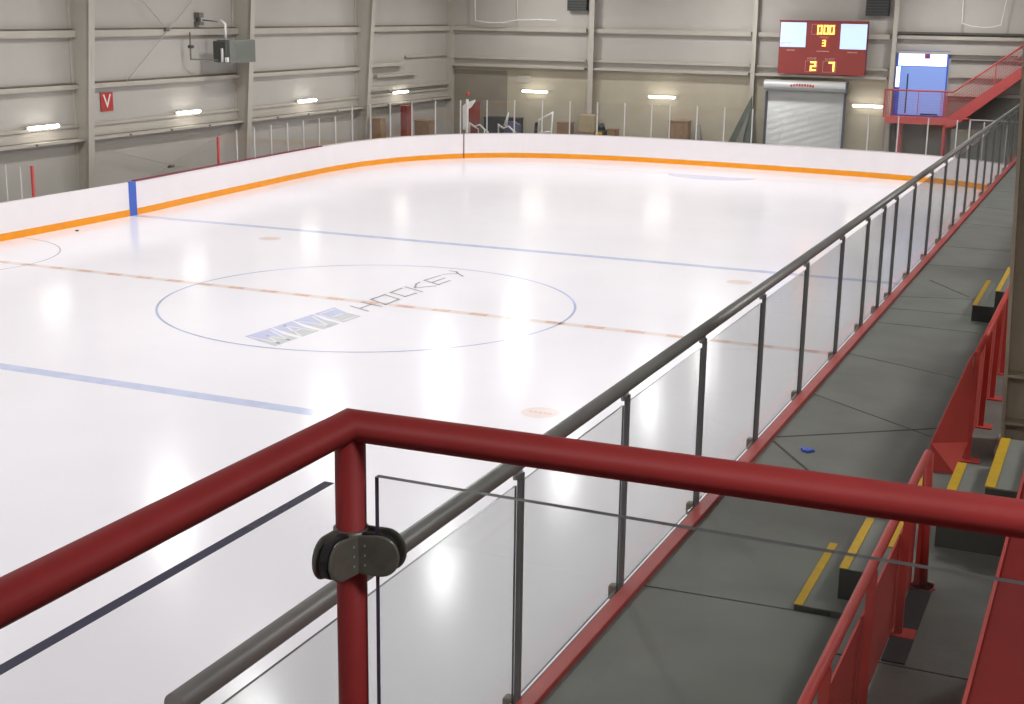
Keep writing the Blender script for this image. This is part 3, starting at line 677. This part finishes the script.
# small debris
t = empty('blue_scrap', (13.08, -16.58, PZ), 'crumpled bright blue scrap lying on the grey walkway', 'scrap')
b = MB(); rnd = random.Random(3)
for k in range(7):
    x, y = 13.08+rnd.uniform(-.035, .035), -16.58+rnd.uniform(-.03, .03); s_ = .016
    b.prism([(x-s_, y-s_, PZ), (x+s_, y-s_*.5, PZ+.006), (x+s_*.6, y+s_, PZ+.012), (x-s_, y+s_*.7, PZ+.004)], (0, 0, .012))
b.build('scrap_piece', M['brightblue'], t)

# ------------------------------------------------------------------ upper deck (z = 3.8), stairs
DZ = 3.8; DX = 14.07
dk = struct(MB().box(DX, -24.2, 3.3, RW, EW-2.5, DZ-.01).build('seating_deck', M['riser']))
jl = [-24.2, -22.4, -20.78, -18.0, -15.0, -12, -9, -6, -3, 0, 3, 6, 9, 12, 15, 18, 21, 24, 27, 31.5]
for a, c in zip(jl, jl[1:]):
    MB().box(DX, a+.006, DZ-.01, RW, c-.006, DZ).build('deck_panel', M['deck'], dk)
def steps(y0, y1, label, low=None):
    t = empty('stair_flight', (13.66, (y0+y1)/2, PZ), label, 'stairs')
    xs = low or [(13.66, 3.465, y0, y1), (13.87, 3.63, y0, y1)]
    for x, z, a, c in xs:
        MB().box(x, a, PZ, DX, c, z).build('step', M['rubber'], t)
    for x, z, a, c in xs: MB().box(x-.004, a-.003, z-.0, x+.042, c, z+.004).build('nosing', M['yellow'], t)
    MB().box(DX-.004, y0, DZ, DX+.042, y1+.15, DZ+.004).build('nosing', M['yellow'], t)
    for k, x in enumerate((14.28, 14.49, 14.70, 14.91)):
        z = 3.97+.17*k
        MB().box(x, y0+.12, DZ, x+(.21 if k < 3 else .6), y1, z).build('step', M['rubber'], t)
        MB().box(x-.004, y0+.12, z, x+.045, y1, z+.004).build('nosing', M['yellow'], t)
    # dark end plates closing each riser
    b = MB()
    (xa, za, ya, _), (xb, zb, yb, _) = xs
    b.box(xa, ya-.006, PZ, xb, ya, za-.004); b.box(xb, yb-.006, PZ, DX, yb, zb-.004)
    b.build('end_plate', M['riser'], t)
    b = MB()
    for k, x in enumerate((14.28, 14.49, 14.70, 14.91)): b.box(x, y0+.113, DZ, x+(.21 if k < 3 else .6), y0+.12, 3.965+.17*k)
    b.build('end_plate', M['riser'], t)
    return t
steps(-19.49, -18.5, 'near flight of grey steps with yellow nosings beside red barrier', [(13.6, 3.33, -19.31, -18.36), (13.79, 3.5, -19.13, -18.31)])
steps(-11.48, -9.98, 'far flight of grey steps with yellow nosings at the walkway')

# barriers
def barrier(y0, y1, posts, label, plates=True, wing=False):
    t = empty('red_barrier', (14.27, (y0+y1)/2, DZ), label, 'barrier', None)
    zr = 4.44; X = 14.27
    MB().tube([(X, y0, zr), (X, y1, zr)], .0185, 12).build('top_rail', M['red2'], t)
    for i, y in enumerate(posts):
        MB().box(X-.012, y-.012, DZ, X+.02, y+.012, zr-.01).build('post', M['red2'], t)
        MB().box(X-.03, y-.05, DZ, X+.075, y+.05, DZ+.008).build('foot_plate', M['red2'], t)
    for a, c in zip(posts, posts[1:]):
        MB().box(X-.03, a+.014, DZ+.01, X-.022, c-.014, zr-.09).build('infill_panel', M['red2'], t)
    return t
far = barrier(-17.89, -12.2, [-17.89, -17.13, -16.4, -15.65, -14.9, -14.15, -13.4, -12.7, -12.2], 'red railing with sheet panels between the two stair flights')
w_ = MB()
A, B_, C_, D_, E_ = (14.25, -17.9, 4.45), (14.095, -18.2, 3.97), (14.11, -18.2, 3.80), (14.24, -18.2, 3.805), (14.275, -17.95, 3.93)
v0 = [w_.bm.verts.new(p) for p in (A, B_, C_, D_, E_)]
w_.bm.faces.new((v0[0], v0[1], v0[4])); w_.bm.faces.new((v0[1], v0[2], v0[3])); w_.bm.faces.new((v0[1], v0[3], v0[4]))
o = w_.build('wing_panel', M['red2'], far); sd = o.modifiers.new('solid', 'SOLIDIFY'); sd.thickness = .008; o['label'] = 'tapered red wing panel at the step opening'
barrier(-9.7, -1, [-9.7, -8.9, -8.1, -7.3, -6.5, -5.7, -4.9, -4.1, -3.3, -2.5, -1.7, -1.0], 'red railing with sheet panels beyond the far stair flight')
near = barrier(-24.2, -19.92, [-19.92, -20.47, -21.36, -22.18, -23.0, -23.8], 'red railing with sheet panels below the near balcony rail')
for o in kids(near):
    if o.name.startswith('infill'): bpy.data.objects.remove(o)
pp = [-19.92, -20.47, -21.36, -22.18, -23.0, -23.8, -24.2]
for i, (a, c) in enumerate(zip(pp, pp[1:])):
    MB().box(14.24, c+.014, DZ+.01, 14.248, a-.014, 4.235).build('infill_panel', M['red2'], near)
MB().cyl((14.3, -19.92, DZ), (14.275, -19.92, 4.44), .02, 12).build('end_post', M['red2'], near)
MB().cyl((14.3, -19.92, DZ), (14.3, -19.92, DZ+.008), .055, 14).build('foot_plate', M['red2'], near)
MB().box(14.25, -20.76, DZ, 14.345, -19.97, DZ+.006).build('shade_strip', M['blackrub_and_shade'], near)  # thin black strip standing in for the shade at the barrier foot
# red closing panel right
t = empty('red_side_enclosure', (14.9, -22.5, DZ), 'dark red painted enclosure filling the lower right corner', 'enclosure')
MB().box(14.715, -24.2, DZ, 15.9, -20.55, 4.65).build('enclosure_body', M['closered'], t, bevel=.008)
MB().box(14.708, -24.2, 4.64, 14.718, -20.55, 4.656).build('edge_trim', M['red2'], t)

# right hand steel columns
def big_column(y, label):
    t = empty('steel_column', (14.5, y, DZ), label, 'column', 'steel columns beside the walkway')
    dx = -.042
    def xf(z): return 14.43+dx*(z-3.9)
    W2 = xf(3.8)+.62
    MB().prism([(xf(3.8), y-.13, DZ), (xf(3.8)+.02, y-.13, DZ), (xf(9.5)+.02, y-.13, 9.5), (xf(9.5), y-.13, 9.5)], (0, .26, 0)).build('flange', M['coltan'], t)
    MB().box(W2, y-.13, DZ, W2+.02, y+.13, 9.5).build('flange', M['coltan'], t)
    MB().prism([(xf(3.8)+.02, y-.008, DZ), (W2, y-.008, DZ), (W2, y-.008, 9.5), (xf(9.5)+.02, y-.008, 9.5)], (0, .016, 0)).build('web', M['coltan'], t)
    for z in (3.98, 4.27): MB().box(xf(z)+.02, y-.12, z-.008, W2, y+.12, z+.008).build('stiffener', M['coltan'], t)
    MB().box(xf(3.8)-.03, y-.2, DZ, W2+.05, y+.2, DZ+.02).build('base_plate', M['coltan'], t)
big_column(-17.5, 'tan steel column rising through the deck at the right edge')
big_column(-8.8, 'tan steel column standing on the deck beyond the far stair flight')

# ------------------------------------------------------------------ near balcony and its railing
BX, BY, BZ = 13.884, -24.316, 5.721
dz = 4.65
struct(MB().box(13.84, FW+.1, 4.42, RW, -24.27, dz).build('balcony_floor', M['deck']))
t = empty('balcony_railing', (BX, BY, dz), 'thick dark red balcony rail with corner post and glass panes', 'railing')
MB().tube([(BX-.03, FW+.3, BZ), (BX, BY, BZ), (RW-.1, BY+.16, BZ)], .0253, 24).build('top_rail', M['red'], t)
def fpost(x, y): 
    MB().cyl((x, y, dz), (x, y, BZ-.01), .0245, 24).build('post', M['red'], t)
    MB().cyl((x, y, dz), (x, y, dz+.01), .06, 20).build('foot_plate', M['red'], t)
fpost(BX, BY)
for x in (15.35, 16.8, 18.2): fpost(x, BY+.029*(x-BX))
for y in (-25.9, -27.4, -28.9): fpost(BX-.005, y)
pane(t, BX-.009, -25.84, dz+.1, BX+.009, BY-.062, 5.647, M['g_fore'], M['edge'], ends=M['g_fore'])
pane(t, BX+.047, BY-.006, dz+.1, 15.29, BY+.006, 5.645, M['g_fore'], M['edge3'], ends=M['edge'])
pane(t, 15.41, BY-.004, dz+.1, 16.74, BY+.006, 5.648, M['g_fore'], M['edge'])
pane(t, BX-.006, -27.34, dz+.1, BX+.004, -25.96, 5.647, M['g_fore'], M['edge'])
# glass clamp: two rounded lobes at the corner post
cl = empty('glass_clamp', (BX, BY, 5.522)); cl.parent = t; cl.location = (0, 0, 5.522-dz)
def lobe(dirv, nrm, start, L, hh, off0, off1, th, m, name, b=None):
    # outline in (s along dir, z); plate runs from s=start (offset off0) to tip L (offset off1)
    d = Vector(dirv); n = Vector(nrm); pts = []
    ns = 14
    pts.append((start, -hh)); pts.append((L-hh*.95, -hh*1.0))
    for i in range(1, ns): a = -PI/2+PI*i/ns; pts.append((L-hh*.95+hh*.95*math.cos(a), hh*math.sin(a)))
    pts.append((L-hh*.95, hh)); pts.append((start, hh))
    poly = []
    for s_, z in pts:
        k = (s_-start)/(L-start); o = off0+(off1-off0)*k
        poly.append(Vector((BX, BY, 5.522))+d*s_+n*o+Vector((0, 0, z*(.86 + .14*k))))
    mbx = MB(); mbx.prism(poly, n*th); return mbx.build(name, M[m], cl, bevel=.0025)
# inner plates (camera side), gasket, outer plates
hh = .0365
lobe((0, -1, 0), (1, 0, 0), .0255, .092, hh, .0255, .0115, .006, 'clamp', 'inner_plate')
lobe((1, 0, 0), (0, -1, 0), .0255, .094, hh, .0255, .0115, .006, 'clamp', 'inner_plate')
lobe((0, -1, 0), (1, 0, 0), .0, .093, hh*.9, -.005, -.004, .015, 'blackrub_and_shade', 'gasket')
lobe((1, 0, 0), (0, 1, 0), .0, .086, hh*.9, -.011, -.011, .015, 'blackrub_and_shade', 'gasket')
lobe((0, -1, 0), (1, 0, 0), -.02, .094, hh, -.016, -.016, .006, 'clamp', 'outer_plate')
lobe((1, 0, 0), (0, 1, 0), -.02, .092, hh, .010, .010, .006, 'clamp', 'outer_plate')
MB().cyl((BX, BY, 5.522-.031), (BX, BY, 5.522+.031), .0285, 24).build('saddle', M['clamp'], cl)
for dd, nn in (((0, -1, 0), (1, 0, 0)), ((1, 0, 0), (0, -1, 0))):
    for zz in (-.016, .0, .016):
        p = Vector((BX, BY, 5.522+zz))+Vector(dd)*.04+Vector(nn)*.0262
        MB().cyl(p, p+Vector(nn)*.0025, .0022, 8).build('screw', M['alu'], cl)
